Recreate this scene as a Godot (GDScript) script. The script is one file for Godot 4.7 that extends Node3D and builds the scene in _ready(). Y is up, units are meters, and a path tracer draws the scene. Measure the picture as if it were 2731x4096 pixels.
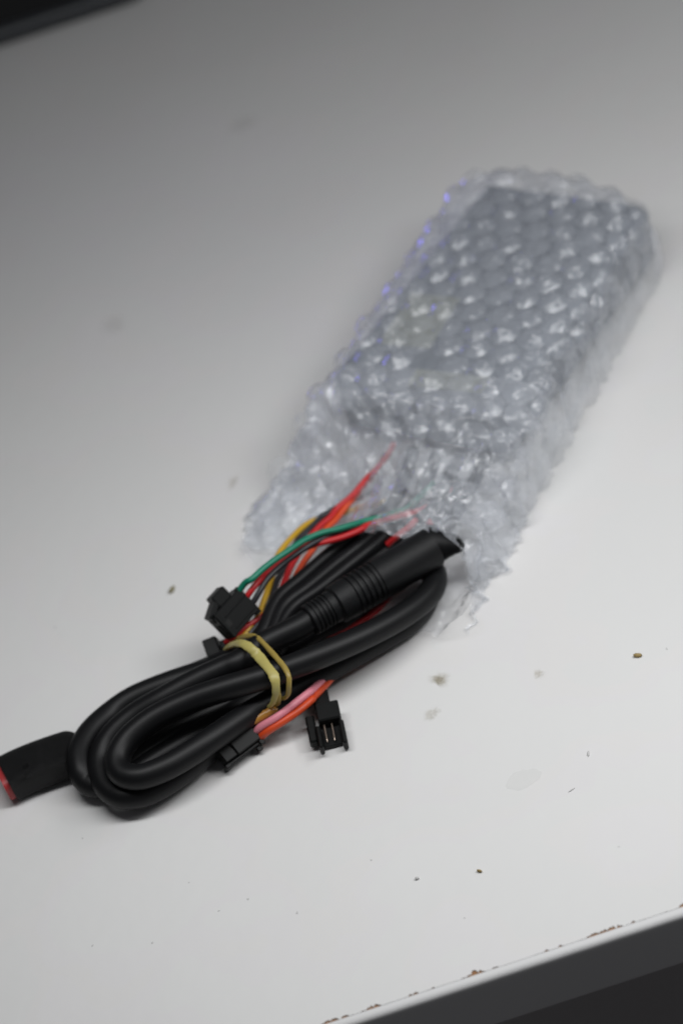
extends Node3D
# A bubble-wrapped motor controller with its bundle of cables on a white desk. Lengths are written in millimetres and turned to metres by V().

const MM := 0.001
var taken := {}
var rng := RandomNumberGenerator.new()
var M := {}

func V(x: float, y: float, z: float) -> Vector3:
	return Vector3(x, y, z) * MM

# ---------------------------------------------------------------- naming
func numbered(called: String) -> String:
	if not taken.has(called):
		taken[called] = 0
		return called
	taken[called] += 1
	return "%s_%03d" % [called, taken[called]]

func thing(called: String, label: String, category: String, at := Vector3.ZERO, group := "") -> Node3D:
	var o := Node3D.new()
	o.name = numbered(called)
	add_child(o)
	o.position = at
	o.set_meta("label", label)
	o.set_meta("category", category)
	if group:
		o.set_meta("group", group)
	return o

func part(called: String, mesh: Mesh, mat: Material, parent: Node3D) -> MeshInstance3D:
	var o := MeshInstance3D.new()
	o.name = called
	o.mesh = mesh
	o.material_override = mat
	o.cast_shadow = GeometryInstance3D.SHADOW_CASTING_SETTING_ON
	var base := Vector3.ZERO
	var p: Node = parent
	while p is Node3D and p != self:
		base += (p as Node3D).position
		p = p.get_parent()
	o.position = -base
	parent.add_child(o, true)
	return o

# ---------------------------------------------------------------- mesh building
class Buf:
	var v := PackedVector3Array()
	var n := PackedVector3Array()
	var uv := PackedVector2Array()
	var i := PackedInt32Array()
	var c := PackedColorArray()

	func quad(a: Vector3, b: Vector3, c: Vector3, d: Vector3, out: Vector3) -> void:
		var nn := (b - a).cross(c - a)
		if nn.length_squared() < 1e-20:
			nn = (c - a).cross(d - a)
		nn = nn.normalized()
		var k := v.size()
		var pts := [a, b, c, d]
		if nn.dot(out) < 0:
			nn = -nn
			pts = [a, d, c, b]
		for p in pts:
			v.append(p)
			n.append(nn)
			uv.append(Vector2(p.x, p.z) * 20.0)
		i.append_array(PackedInt32Array([k, k + 2, k + 1, k, k + 3, k + 2]))

	func tri(a: Vector3, b: Vector3, c: Vector3, out: Vector3) -> void:
		quad(a, b, c, c, out)

	func grid(rows: int, cols: int, start: int) -> void:
		for r in rows - 1:
			for c in cols - 1:
				var k := start + r * cols + c
				i.append_array(PackedInt32Array([k, k + 1, k + cols, k + 1, k + cols + 1, k + cols]))

	func mesh() -> ArrayMesh:
		# wind every face so that its front (clockwise) side agrees with its normals
		for k in range(0, i.size(), 3):
			var a := i[k]
			var g := (v[i[k + 2]] - v[a]).cross(v[i[k + 1]] - v[a])
			if g.dot(n[a] + n[i[k + 1]] + n[i[k + 2]]) < 0.0:
				var h := i[k + 1]
				i[k + 1] = i[k + 2]
				i[k + 2] = h
		var arr := []
		arr.resize(Mesh.ARRAY_MAX)
		arr[Mesh.ARRAY_VERTEX] = v
		arr[Mesh.ARRAY_NORMAL] = n
		arr[Mesh.ARRAY_TEX_UV] = uv
		arr[Mesh.ARRAY_INDEX] = i
		if c.size() == v.size():
			arr[Mesh.ARRAY_COLOR] = c
		var m := ArrayMesh.new()
		m.add_surface_from_arrays(Mesh.PRIMITIVE_TRIANGLES, arr)
		return m

func spline(pts: Array, per: int) -> Array:
	var out := []
	var n := pts.size()
	for k in n - 1:
		var p0: Vector3 = pts[k - 1] if k > 0 else pts[0] * 2.0 - pts[1]
		var p1: Vector3 = pts[k]
		var p2: Vector3 = pts[k + 1]
		var p3: Vector3 = pts[k + 2] if k + 2 < n else pts[n - 1] * 2.0 - pts[n - 2]
		for j in per:
			var t := float(j) / per
			out.append(0.5 * (2.0 * p1 + (p2 - p0) * t + (2.0 * p0 - 5.0 * p1 + 4.0 * p2 - p3) * t * t + (3.0 * p1 - p0 - 3.0 * p2 + p3) * t * t * t))
	out.append(pts[n - 1])
	return out

func smooth_path(pts: Array, rounds: int) -> Array:
	var p := pts.duplicate()
	for r in rounds:
		var q := p.duplicate()
		for k in range(1, p.size() - 1):
			q[k] = (p[k - 1] + p[k] * 2.0 + p[k + 1]) / 4.0
		p = q
	return p

func sweep(b: Buf, path: Array, radius: Callable, sides := 16, squash := 1.0, expo := 2.0, caps := true) -> void:
	# sweeps an upright superellipse (across x = radius, upward = radius * squash) along the path
	var start := b.v.size()
	var n := path.size()
	var length := 0.0
	for k in n:
		var t: Vector3 = (path[mini(k + 1, n - 1)] - path[maxi(k - 1, 0)]).normalized()
		var side := t.cross(Vector3.UP)
		side = side.normalized() if side.length() > 0.05 else Vector3.RIGHT
		var up := side.cross(t).normalized()
		if k > 0:
			length += path[k].distance_to(path[k - 1])
		var f := float(k) / (n - 1)
		var r: float = radius.call(f)
		for s in sides + 1:
			var a := TAU * s / sides
			var c := cos(a)
			var d := sin(a)
			var x := signf(c) * pow(absf(c), 2.0 / expo)
			var y := signf(d) * pow(absf(d), 2.0 / expo) * squash
			b.v.append(path[k] + (side * x + up * y) * r)
			var nx := signf(c) * pow(absf(c), 2.0 - 2.0 / expo)
			var ny := signf(d) * pow(absf(d), 2.0 - 2.0 / expo) / squash
			b.n.append((side * nx + up * ny).normalized())
			b.uv.append(Vector2(length * 60.0, float(s) / sides))
	b.grid(n, sides + 1, start)
	if caps:
		for e in [0, n - 1]:
			var t: Vector3 = (path[1] - path[0]) if e == 0 else (path[n - 1] - path[n - 2])
			var outward: Vector3 = (-t if e == 0 else t).normalized()
			for s in sides:
				b.tri(path[e], b.v[start + e * (sides + 1) + s], b.v[start + e * (sides + 1) + s + 1], outward)

func tube(pts: Array, r: float, sides := 16, per := 10, smooth := 2) -> ArrayMesh:
	var b := Buf.new()
	sweep(b, smooth_path(spline(pts, per), smooth * 3), func(_f): return r * MM, sides)
	return b.mesh()

func revolve(b: Buf, from: Vector3, to: Vector3, prof: Array, sides := 40) -> void:
	# prof: [mm along the axis, mm radius], every segment with hard ends
	var t := (to - from).normalized()
	var side := t.cross(Vector3.UP).normalized()
	var up := side.cross(t)
	for k in prof.size() - 1:
		var a: Array = prof[k]
		var c: Array = prof[k + 1]
		var start := b.v.size()
		var slope := Vector2(c[0] - a[0], c[1] - a[1]).normalized()
		for e in [a, c]:
			for s in sides + 1:
				var ang := TAU * s / sides
				var d := side * cos(ang) + up * sin(ang)
				b.v.append(from + t * e[0] * MM + d * e[1] * MM)
				b.n.append((d * slope.x - t * slope.y).normalized())
				b.uv.append(Vector2(e[0] * 0.1, float(s) / sides))
		b.grid(2, sides + 1, start)

func block(b: Buf, centre: Vector3, ax: Vector3, ay: Vector3, az: Vector3, size: Vector3, bevel := 0.25) -> void:
	# a chamfered box; size and bevel in millimetres, axes of unit length
	var h := size * 0.5 * MM
	var c := minf(bevel * MM, minf(h.x, minf(h.y, h.z)) * 0.9)
	var at := func(x: float, y: float, z: float) -> Vector3: return centre + ax * x + ay * y + az * z
	for s in [-1.0, 1.0]:
		b.quad(at.call(s * h.x, -h.y + c, -h.z + c), at.call(s * h.x, h.y - c, -h.z + c), at.call(s * h.x, h.y - c, h.z - c), at.call(s * h.x, -h.y + c, h.z - c), ax * s)
		b.quad(at.call(-h.x + c, s * h.y, -h.z + c), at.call(h.x - c, s * h.y, -h.z + c), at.call(h.x - c, s * h.y, h.z - c), at.call(-h.x + c, s * h.y, h.z - c), ay * s)
		b.quad(at.call(-h.x + c, -h.y + c, s * h.z), at.call(h.x - c, -h.y + c, s * h.z), at.call(h.x - c, h.y - c, s * h.z), at.call(-h.x + c, h.y - c, s * h.z), az * s)
		for q in [-1.0, 1.0]:
			b.quad(at.call(s * h.x, q * (h.y - c), -h.z + c), at.call(s * (h.x - c), q * h.y, -h.z + c), at.call(s * (h.x - c), q * h.y, h.z - c), at.call(s * h.x, q * (h.y - c), h.z - c), ax * s + ay * q)
			b.quad(at.call(s * h.x, -h.y + c, q * (h.z - c)), at.call(s * (h.x - c), -h.y + c, q * h.z), at.call(s * (h.x - c), h.y - c, q * h.z), at.call(s * h.x, h.y - c, q * (h.z - c)), ax * s + az * q)
			b.quad(at.call(-h.x + c, s * h.y, q * (h.z - c)), at.call(-h.x + c, s * (h.y - c), q * h.z), at.call(h.x - c, s * (h.y - c), q * h.z), at.call(h.x - c, s * h.y, q * (h.z - c)), ay * s + az * q)
			for w in [-1.0, 1.0]:
				b.tri(at.call(s * h.x, q * (h.y - c), w * (h.z - c)), at.call(s * (h.x - c), q * h.y, w * (h.z - c)), at.call(s * (h.x - c), q * (h.y - c), w * h.z), ax * s + ay * q + az * w)

func blob(centre: Vector3, size: Vector3, turn: float, sd: int, rough := 0.25, seg := 12) -> ArrayMesh:
	# a small lumpy pebble, half sizes in millimetres
	var b := Buf.new()
	var nz := FastNoiseLite.new()
	nz.seed = sd
	nz.frequency = 0.9
	var basis_ := Basis(Vector3.UP, turn)
	for r in seg + 1:
		for s in seg * 2 + 1:
			var la := PI * r / seg - PI / 2
			var lo := TAU * (s % (seg * 2)) / (seg * 2)
			var d := Vector3(cos(la) * cos(lo), sin(la), cos(la) * sin(lo))
			var k := 1.0 + rough * nz.get_noise_3dv(d * 1.6) * 2.0
			b.v.append(centre + basis_ * (d * size * k * MM))
			b.n.append((basis_ * (d / size)).normalized())
			b.uv.append(Vector2(s, r) * 0.05)
	b.grid(seg + 1, seg * 2 + 1, 0)
	return b.mesh()

func patch(centre: Vector3, rx: float, rz: float, turn: float, sd: int, ragged := 0.3, y := 0.06) -> ArrayMesh:
	# a thin irregular flake lying on the desk, in millimetres
	var b := Buf.new()
	var nz := FastNoiseLite.new()
	nz.seed = sd
	nz.frequency = 0.35
	var rim := []
	var n := 36
	for k in n:
		var a := TAU * k / n
		var d := 1.0 + ragged * nz.get_noise_2d(cos(a) * 2.0, sin(a) * 2.0) * 2.0
		rim.append(centre + Vector3(cos(a) * rx * d, 0, sin(a) * rz * d).rotated(Vector3.UP, turn) * MM)
	for k in n:
		var p: Vector3 = rim[k]
		var q: Vector3 = rim[(k + 1) % n]
		var lift := Vector3(0, y * MM, 0)
		var pi_ := centre + (p - centre) * 0.85 + lift
		var qi := centre + (q - centre) * 0.85 + lift
		b.quad(p, q, qi, pi_, Vector3.UP + (p - centre).normalized() * 0.2)
		b.tri(centre + lift, pi_, qi, Vector3.UP)
	return b.mesh()

func soft_patch(centre: Vector3, rx: float, rz: float, turn: float, sd: int) -> ArrayMesh:
	# a dried stain that thins out towards its ragged rim
	var b := Buf.new()
	var nz := FastNoiseLite.new()
	nz.seed = sd
	nz.frequency = 0.45
	var rings := 7
	var seg := 36
	for r in rings + 1:
		for q in seg + 1:
			var a := TAU * (q % seg) / seg
			var f := float(r) / rings
			var d := f * (1.0 + 0.5 * nz.get_noise_2d(cos(a) * 2.0, sin(a) * 2.0))
			var p := Vector3(cos(a) * rx * d, 0.05 * (1.0 - f), sin(a) * rz * d)
			b.v.append(centre + p.rotated(Vector3.UP, turn) * MM)
			b.n.append(Vector3.UP)
			b.uv.append(Vector2(f, 0))
			var blot := 0.75 + 0.9 * nz.get_noise_2d(p.x * 2.5 + 30.0, p.z * 2.5)
			b.c.append(Color(1, 1, 1, clampf(blot, 0.2, 1.0) * smoothstep(1.0, 0.35, f)))
	b.grid(rings + 1, seg + 1, 0)
	return b.mesh()

# ---------------------------------------------------------------- materials
func mat(linear: Color, rough: float, spec := 0.5) -> StandardMaterial3D:
	var m := StandardMaterial3D.new()
	m.albedo_color = Color(linear.r, linear.g, linear.b).linear_to_srgb()
	m.roughness = rough
	m.metallic_specular = spec
	m.cull_mode = BaseMaterial3D.CULL_DISABLED
	return m

func film(linear: Color, alpha: float, rough := 0.14) -> StandardMaterial3D:
	var m := mat(linear, rough)
	m.albedo_color.a = alpha
	m.transparency = BaseMaterial3D.TRANSPARENCY_ALPHA
	return m

func noise_tex(freq: float, sd: int, normal := false, strength := 4.0, size := 512) -> NoiseTexture2D:
	var nz := FastNoiseLite.new()
	nz.seed = sd
	nz.frequency = freq
	nz.fractal_octaves = 4
	var t := NoiseTexture2D.new()
	t.width = size
	t.height = size
	t.seamless = true
	t.noise = nz
	t.as_normal_map = normal
	t.bump_strength = strength
	return t

func tinted_noise(freq: float, sd: int, lo: Color, hi: Color) -> NoiseTexture2D:
	var t := noise_tex(freq, sd)
	var g := Gradient.new()
	g.set_color(0, lo.linear_to_srgb())
	g.set_color(1, hi.linear_to_srgb())
	t.color_ramp = g
	return t

func make_materials() -> void:
	var grain := noise_tex(0.09, 11, true, 6.0)
	M.laminate = mat(Color(0.735, 0.725, 0.71), 0.42, 0.45)
	M.laminate.albedo_color = Color.WHITE
	M.laminate.albedo_texture = tinted_noise(0.006, 5, Color(0.71, 0.707, 0.70), Color(0.735, 0.732, 0.727))
	M.laminate.uv1_triplanar = true
	M.laminate.uv1_world_triplanar = true
	M.laminate.uv1_scale = Vector3.ONE * 3.0
	M.laminate.normal_enabled = true
	M.laminate.normal_texture = grain
	M.laminate.normal_scale = 0.015
	M.laminate.roughness_texture = tinted_noise(0.012, 17, Color(0.55, 0.55, 0.55), Color(0.95, 0.95, 0.95))
	M.laminate.roughness = 0.55
	M.core = mat(Color(0.33, 0.17, 0.08), 0.9)
	M.core.albedo_color = Color.WHITE
	M.core.albedo_texture = tinted_noise(0.05, 8, Color(0.22, 0.10, 0.045), Color(0.42, 0.24, 0.12))
	M.core.uv1_triplanar = true
	M.core.uv1_world_triplanar = true
	M.core.uv1_scale = Vector3.ONE * 60.0
	M.band_edge = mat(Color(0.66, 0.66, 0.66), 0.42)
	M.floor = mat(Color(0.5, 0.5, 0.51), 0.7)
	M.black_rim = mat(Color(0.02, 0.023, 0.028), 0.35)
	M.screen = mat(Color(0.003, 0.003, 0.003), 0.12)
	M.cable = mat(Color(0.0038, 0.004, 0.0046), 0.47, 0.38)
	M.cable.normal_enabled = true
	M.cable.normal_texture = noise_tex(0.02, 21, true, 2.0)
	M.cable.normal_scale = 0.12
	M.thin = mat(Color(0.006, 0.006, 0.0068), 0.42, 0.34)
	M.moulded = mat(Color(0.006, 0.0063, 0.007), 0.5, 0.36)
	M.moulded.normal_enabled = true
	M.moulded.normal_texture = grain
	M.moulded.normal_scale = 0.25
	M.moulded.uv1_triplanar = true
	M.moulded.uv1_scale = Vector3.ONE * 70.0
	M.plug = mat(Color(0.008, 0.008, 0.0085), 0.5, 0.38)
	M.plug.normal_enabled = true
	M.plug.normal_texture = noise_tex(0.16, 31, true, 9.0)
	M.plug.normal_scale = 1.6
	M.plug.uv1_triplanar = true
	M.plug.uv1_scale = Vector3.ONE * 55.0
	M.housing = mat(Color(0.0065, 0.007, 0.007), 0.45, 0.32)
	M.hollow = mat(Color(0.003, 0.003, 0.003), 0.7)
	M.metal = mat(Color(0.36, 0.29, 0.24), 0.4)
	M.metal.metallic = 1.0
	M.red_face = mat(Color(0.36, 0.028, 0.03), 0.45)
	M.green = mat(Color(0.005, 0.19, 0.115), 0.4)
	M.red = mat(Color(0.50, 0.013, 0.016), 0.4)
	M.orange = mat(Color(0.62, 0.065, 0.014), 0.4)
	M.yellow = mat(Color(0.56, 0.33, 0.02), 0.4)
	M.pink = mat(Color(0.72, 0.24, 0.30), 0.42)
	M.grey_wire = mat(Color(0.022, 0.022, 0.026), 0.4)
	M.rubber = mat(Color(0.50, 0.43, 0.14), 0.38)
	M.rubber.subsurf_scatter_enabled = true
	M.rubber.subsurf_scatter_strength = 0.05
	M.rubber.backlight_enabled = true
	M.rubber.backlight = Color(0.5, 0.4, 0.15)
	M.rubber_old = mat(Color(0.34, 0.25, 0.06), 0.4)
	M.rubber_old.backlight_enabled = true
	M.rubber_old.backlight = Color(0.4, 0.28, 0.08)
	M.amber = mat(Color(0.42, 0.20, 0.035), 0.28)
	M.amber.backlight_enabled = true
	M.amber.backlight = Color(0.4, 0.2, 0.04)
	M.case = mat(Color(0.075, 0.09, 0.112), 0.5)
	M.sticker = mat(Color(0.16, 0.17, 0.125), 0.6)
	M.film = film(Color(0.80, 0.84, 0.91), 0.2, 0.16)
	M.film_inner = film(Color(0.80, 0.83, 0.88), 0.11, 0.14)
	M.film_low = film(Color(0.80, 0.84, 0.91), 0.1, 0.16)
	M.bubble = film(Color(0.80, 0.84, 0.91), 0.12, 0.19)
	M.stain = film(Color(0.30, 0.25, 0.15), 0.55, 0.5)
	M.stain_pale = film(Color(0.42, 0.37, 0.27), 0.28, 0.5)
	M.smear = film(Color(0.4, 0.4, 0.38), 0.12, 0.5)
	for k in ["stain", "stain_pale", "smear"]:
		M[k].vertex_color_use_as_albedo = true
	M.drop = film(Color(0.64, 0.64, 0.6), 0.06, 0.3)
	M.seed = mat(Color(0.32, 0.23, 0.09), 0.7)
	M.seed_green = mat(Color(0.22, 0.20, 0.12), 0.7)
	M.dust = mat(Color(0.56, 0.56, 0.55), 0.8)

# ---------------------------------------------------------------- the bag's shape: s runs along it from the closed far end, t across it
const AXIS := Vector3(-0.6069, 0, 0.7948)
const ACROSS := Vector3(0.7948, 0, 0.6069)
const MIDDLE := Vector3(52.2, 0, -36.9)
var crumple := FastNoiseLite.new()
var crease := FastNoiseLite.new()

func keyed(keys: Array, s: float) -> float:
	if s <= keys[0][0]:
		return keys[0][1]
	for k in keys.size() - 1:
		if s <= keys[k + 1][0]:
			var f: float = (s - keys[k][0]) / (keys[k + 1][0] - keys[k][0])
			return lerpf(keys[k][1], keys[k + 1][1], f * f * (3.0 - 2.0 * f))
	return keys[-1][1]

func at_st(s: float, t: float, y: float) -> Vector3:
	return (MIDDLE + AXIS * s + ACROSS * t + Vector3(0, y, 0)) * MM

func far_end(q: float) -> float:
	return keyed([[-1.0, -47.0], [-0.75, -55.0], [-0.45, -60.0], [-0.1, -59.0], [0.3, -55.0], [0.65, -50.0], [0.85, -46.0], [1.0, -41.0]], q)

func wrap_point(s: float, q: float, lift: float, shake: float) -> Vector3:
	var left := keyed([[-61, -20], [-54, -25], [-44, -28], [-10, -28.5], [36, -29], [45, -31], [50, -34], [58, -39], [65, -43], [76, -40], [92, -34]], s)
	var right := keyed([[-60, 22], [-46, 26.5], [-38, 28.5], [60, 28.5], [92, 29.5]], s)
	var high := keyed([[0, 5], [2, 12], [6, 19], [12, 22.8], [20, 23.4], [98, 22.8], [116, 16.5], [148, 12]], s - far_end(q))
	var x := sin(q * PI / 2)
	var t := (left + right) / 2 + (right - left) / 2 * x
	var squareness := 6.0 if x > 0.0 else 13.0
	var tall := high * pow(maxf(1.0 - pow(absf(x), squareness), 0.0), 1.0 / squareness)
	var fade := 1.0 - pow(absf(x), 10.0)
	var low := (2.2 + 13.2 * exp(-pow((t - 6.0) / 17.0, 2.0)) + 9.5 * smoothstep(62.0, 76.0, s) * exp(-pow((t - 21.0) / 5.0, 2.0))) * fade
	var y := lerpf(tall, low, smoothstep(41.0, 64.0 + 8.0 * smoothstep(-0.5, 0.2, x), s))
	var amp := (0.28 + 1.0 * smoothstep(34.0, 58.0, s) + 0.35 * smoothstep(0.75, 0.95, absf(x))) * shake * (1.0 - 0.55 * smoothstep(78.0, 86.0, s))
	var c1 := crumple.get_noise_3d(s, t, y)
	var c2 := crumple.get_noise_3d(s + 90.0, t - 40.0, y)
	var c3 := crease.get_noise_3d(s * 0.8, t * 1.3, y + 30.0)
	y += lift + amp * (c1 * 1.7 + (0.5 - absf(c3) * 2.2) * 0.9)
	t += amp * c2 * 1.5 + crease.get_noise_2d(s * 1.7, 60.0) * 2.2 * smoothstep(0.6, 0.95, x) * smoothstep(-30.0, 20.0, s) * shake
	return at_st(s + amp * c1 * 1.0, t, maxf(y, 0.5))

func wrap_end(q: float, more: float) -> float:
	var s := keyed([[-1.0, 68.0], [-0.86, 74.0], [-0.6, 80.0], [-0.42, 78.0], [-0.2, 77.0], [0.2, 79.5], [0.5, 79.0], [0.68, 79.5], [0.8, 86.0], [0.95, 94.0], [1.0, 93.0]], q)
	return s + more + 0.6 * crease.get_noise_2d(q * 30.0, 7.0)

func wrap_sheet(lift: float, shake: float, more: float, from: float, rows: int, cols: int, q0 := -1.0, q1 := 1.0) -> ArrayMesh:
	var pts := []
	for r in rows:
		for c in cols:
			var q := lerpf(q0, q1, float(c) / (cols - 1))
			var s := lerpf(maxf(from, far_end(q)), wrap_end(q, more), float(r) / (rows - 1))
			pts.append(wrap_point(s, q, lift, shake))
	return sheet(pts, rows, cols)

func sheet(pts: Array, rows: int, cols: int) -> ArrayMesh:
	var b := Buf.new()
	for r in rows:
		for c in cols:
			var dr: Vector3 = pts[mini(r + 1, rows - 1) * cols + c] - pts[maxi(r - 1, 0) * cols + c]
			var dc: Vector3 = pts[r * cols + mini(c + 1, cols - 1)] - pts[r * cols + maxi(c - 1, 0)]
			var nn := dr.cross(dc).normalized()
			b.v.append(pts[r * cols + c])
			b.n.append(nn if nn.y > -0.3 else -nn)
			b.uv.append(Vector2(float(c) / cols, float(r) / rows))
	b.grid(rows, cols, 0)
	return b.mesh()

func under_sheet() -> ArrayMesh:
	var rows := 150
	var cols := 90
	var pts := []
	for r in rows:
		for c in cols:
			var f := float(c) / (cols - 1)
			var ends := keyed([[0.0, 80.0], [0.12, 86.0], [0.3, 88.0], [0.6, 91.0], [0.8, 96.0], [0.92, 97.0], [1.0, 95.0]], f)
			var s := lerpf(-53.0, ends, float(r) / (rows - 1))
			var left := keyed([[-56, -20], [-46, -27], [36, -29], [60, -42], [80, -38], [92, -30]], s)
			var right := keyed([[-56, 14], [-42, 24], [20, 26], [60, 29], [92, 30]], s)
			var t := lerpf(left, right, f)
			var loose := 0.15 + 1.1 * smoothstep(46.0, 70.0, s)
			var y := 0.7 + loose * (0.6 + crumple.get_noise_2d(s, t) + 0.7 * (0.5 - absf(crease.get_noise_2d(s, t)) * 2.0))
			y += 6.0 * smoothstep(70.0, 86.0, s) * smoothstep(22.0, 30.0, t)
			pts.append(at_st(s, t, maxf(y, 0.35)))
	return sheet(pts, rows, cols)

func dome(sd: int) -> ArrayMesh:
	# one air bubble about 9 mm wide, a little dented, its base on y = 0
	var b := Buf.new()
	var nz := FastNoiseLite.new()
	nz.seed = sd
	nz.frequency = 0.35
	var rings := 9
	var seg := 24
	for r in rings + 1:
		for s in seg + 1:
			var f := float(r) / rings
			var a := TAU * (s % seg) / seg
			var d := Vector2(cos(a), sin(a)) * f
			var y := 2.15 * pow(maxf(1.0 - pow(f, 2.2), 0.0), 1.15)
			y *= 1.0 + 0.45 * nz.get_noise_2d(d.x * 4.5, d.y * 4.5)
			b.v.append(Vector3(d.x * 3.95, y, d.y * 3.95) * MM)
			b.uv.append(d)
			b.n.append(Vector3.UP)
	b.grid(rings + 1, seg + 1, 0)
	for r in rings + 1:
		for s in seg + 1:
			var r0 := maxi(r - 1, 0)
			var r1 := mini(r + 1, rings)
			var s0 := (s - 1 + seg) % seg
			var s1 := (s + 1) % seg
			var dr := b.v[r1 * (seg + 1) + s] - b.v[r0 * (seg + 1) + s]
			var ds := b.v[r * (seg + 1) + s1] - b.v[r * (seg + 1) + s0]
			var nn := ds.cross(dr)
			if r == 0 or nn.length_squared() < 1e-18:
				nn = Vector3.UP
			nn = nn.normalized()
			b.n[r * (seg + 1) + s] = nn if nn.y >= 0.0 else -nn
	return b.mesh()

# ---------------------------------------------------------------- connectors
func housing_axes(back: Vector3, across: Vector3, out: Vector3) -> Array:
	var l := back.normalized()
	var w := (across - l * across.dot(l)).normalized()
	var n := w.cross(l).normalized()
	if n.dot(out) < 0:
		n = -n
	return [l, w, n]

func _ready() -> void:
	rng.seed = 71
	# ------------------------------------------------ camera, light, exposure
	var cam := Camera3D.new()
	cam.name = "camera"
	add_child(cam)
	var pitch := deg_to_rad(40.0)
	var back := Vector3(0, sin(pitch), cos(pitch))
	cam.look_at_from_position(back * 0.6, Vector3.ZERO, Vector3.UP)
	cam.rotate_object_local(Vector3.BACK, deg_to_rad(-18.2))
	var lens := CameraAttributesPhysical.new()
	lens.frustum_focal_length = 84.13
	lens.exposure_aperture = 10.5
	lens.frustum_focus_distance = 0.522
	lens.frustum_near = 0.02
	lens.frustum_far = 20.0
	cam.attributes = lens
	cam.fov = 23.5
	cam.near = 0.02
	cam.far = 20.0
	cam.current = true

	var we := WorldEnvironment.new()
	var env := Environment.new()
	env.background_mode = Environment.BG_COLOR
	env.background_color = Color(0.054, 0.054, 0.057).linear_to_srgb()
	env.tonemap_mode = Environment.TONE_MAPPER_LINEAR
	env.tonemap_exposure = 1.0
	env.sdfgi_enabled = true
	env.ssao_enabled = true
	env.ssil_enabled = true
	we.environment = env
	add_child(we)

	var lamp := AreaLight3D.new()
	lamp.name = "tube_lamp"
	lamp.area_size = Vector2(0.40, 0.045)
	lamp.light_energy = 0.065
	lamp.light_color = Color(0.995, 0.998, 1.0)
	lamp.shadow_enabled = true
	lamp.area_range = 6.0
	lamp.area_attenuation = 2.0
	add_child(lamp)
	var along := Vector3(0.98, 0, 0.2).normalized()
	lamp.global_transform = Transform3D(Basis(along, Vector3.UP.cross(along).normalized() * -1.0, Vector3.UP), V(72, 245, 94))

	var side_lamp := AreaLight3D.new()
	side_lamp.name = "side_lamp"
	side_lamp.area_size = Vector2(0.35, 0.08)
	side_lamp.light_energy = 0.05
	side_lamp.light_color = Color(0.995, 0.998, 1.0)
	side_lamp.shadow_enabled = true
	side_lamp.area_range = 6.0
	side_lamp.area_attenuation = 2.0
	add_child(side_lamp)
	side_lamp.look_at_from_position(V(330, 320, 80), V(60, 0, 20), Vector3.UP)

	var glow := SpotLight3D.new()
	glow.name = "screen_light"
	glow.spot_angle = 6.0
	glow.spot_angle_attenuation = 0.8
	glow.light_size = 0.05
	glow.light_energy = 0.1
	glow.light_color = Color(0.45, 0.42, 1.0)
	glow.spot_range = 5.0
	glow.shadow_enabled = true
	add_child(glow)
	glow.look_at_from_position(V(-300, 34, -540), V(22, 19, -96), Vector3.UP)

	make_materials()
	crumple.seed = 4
	crumple.frequency = 0.16
	crumple.fractal_octaves = 3
	crease.seed = 9
	crease.frequency = 0.11
	crease.fractal_octaves = 2

	build_room()
	build_bag()
	build_cables()
	build_connectors()
	build_band()
	build_crumbs()

# ---------------------------------------------------------------- floor, desk, tablet
func chip_depth(x: float) -> float:
	# how far the laminate has flaked back from the edge, in millimetres, at x
	var d := 0.06
	var nz := crease.get_noise_1d(x * 9.0)
	for c in [[-33.6, 2.0, 0.75], [-30.5, 0.8, 0.7], [-26.6, 0.5, 0.5], [-24.6, 1.6, 1.15], [-17.0, 0.5, 0.5], [-15.9, 0.7, 0.6], [-12.2, 0.5, 0.3], [-6.0, 0.5, 0.35], [-3.4, 1.9, 1.1], [0.8, 0.8, 0.4], [11.2, 0.5, 0.4], [14.4, 0.6, 0.5], [21.2, 1.6, 0.65], [23.6, 1.2, 0.75], [25.0, 0.7, 1.1], [26.6, 0.6, 0.75], [29.3, 0.5, 0.5], [36.0, 0.5, 0.3], [39.9, 0.9, 1.2], [-45, 2.0, 1.0], [48, 1.5, 0.9], [63, 2.2, 1.1]]:
		var f: float = absf(x - c[0]) / c[1]
		if f < 1.0:
			d = maxf(d, c[2] * sqrt(1.0 - f * f) * (1.0 + nz * 0.9))
	d = d * 0.68 + 0.1 * maxf(0.0, nz)
	return maxf(d, 0.03)

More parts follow.
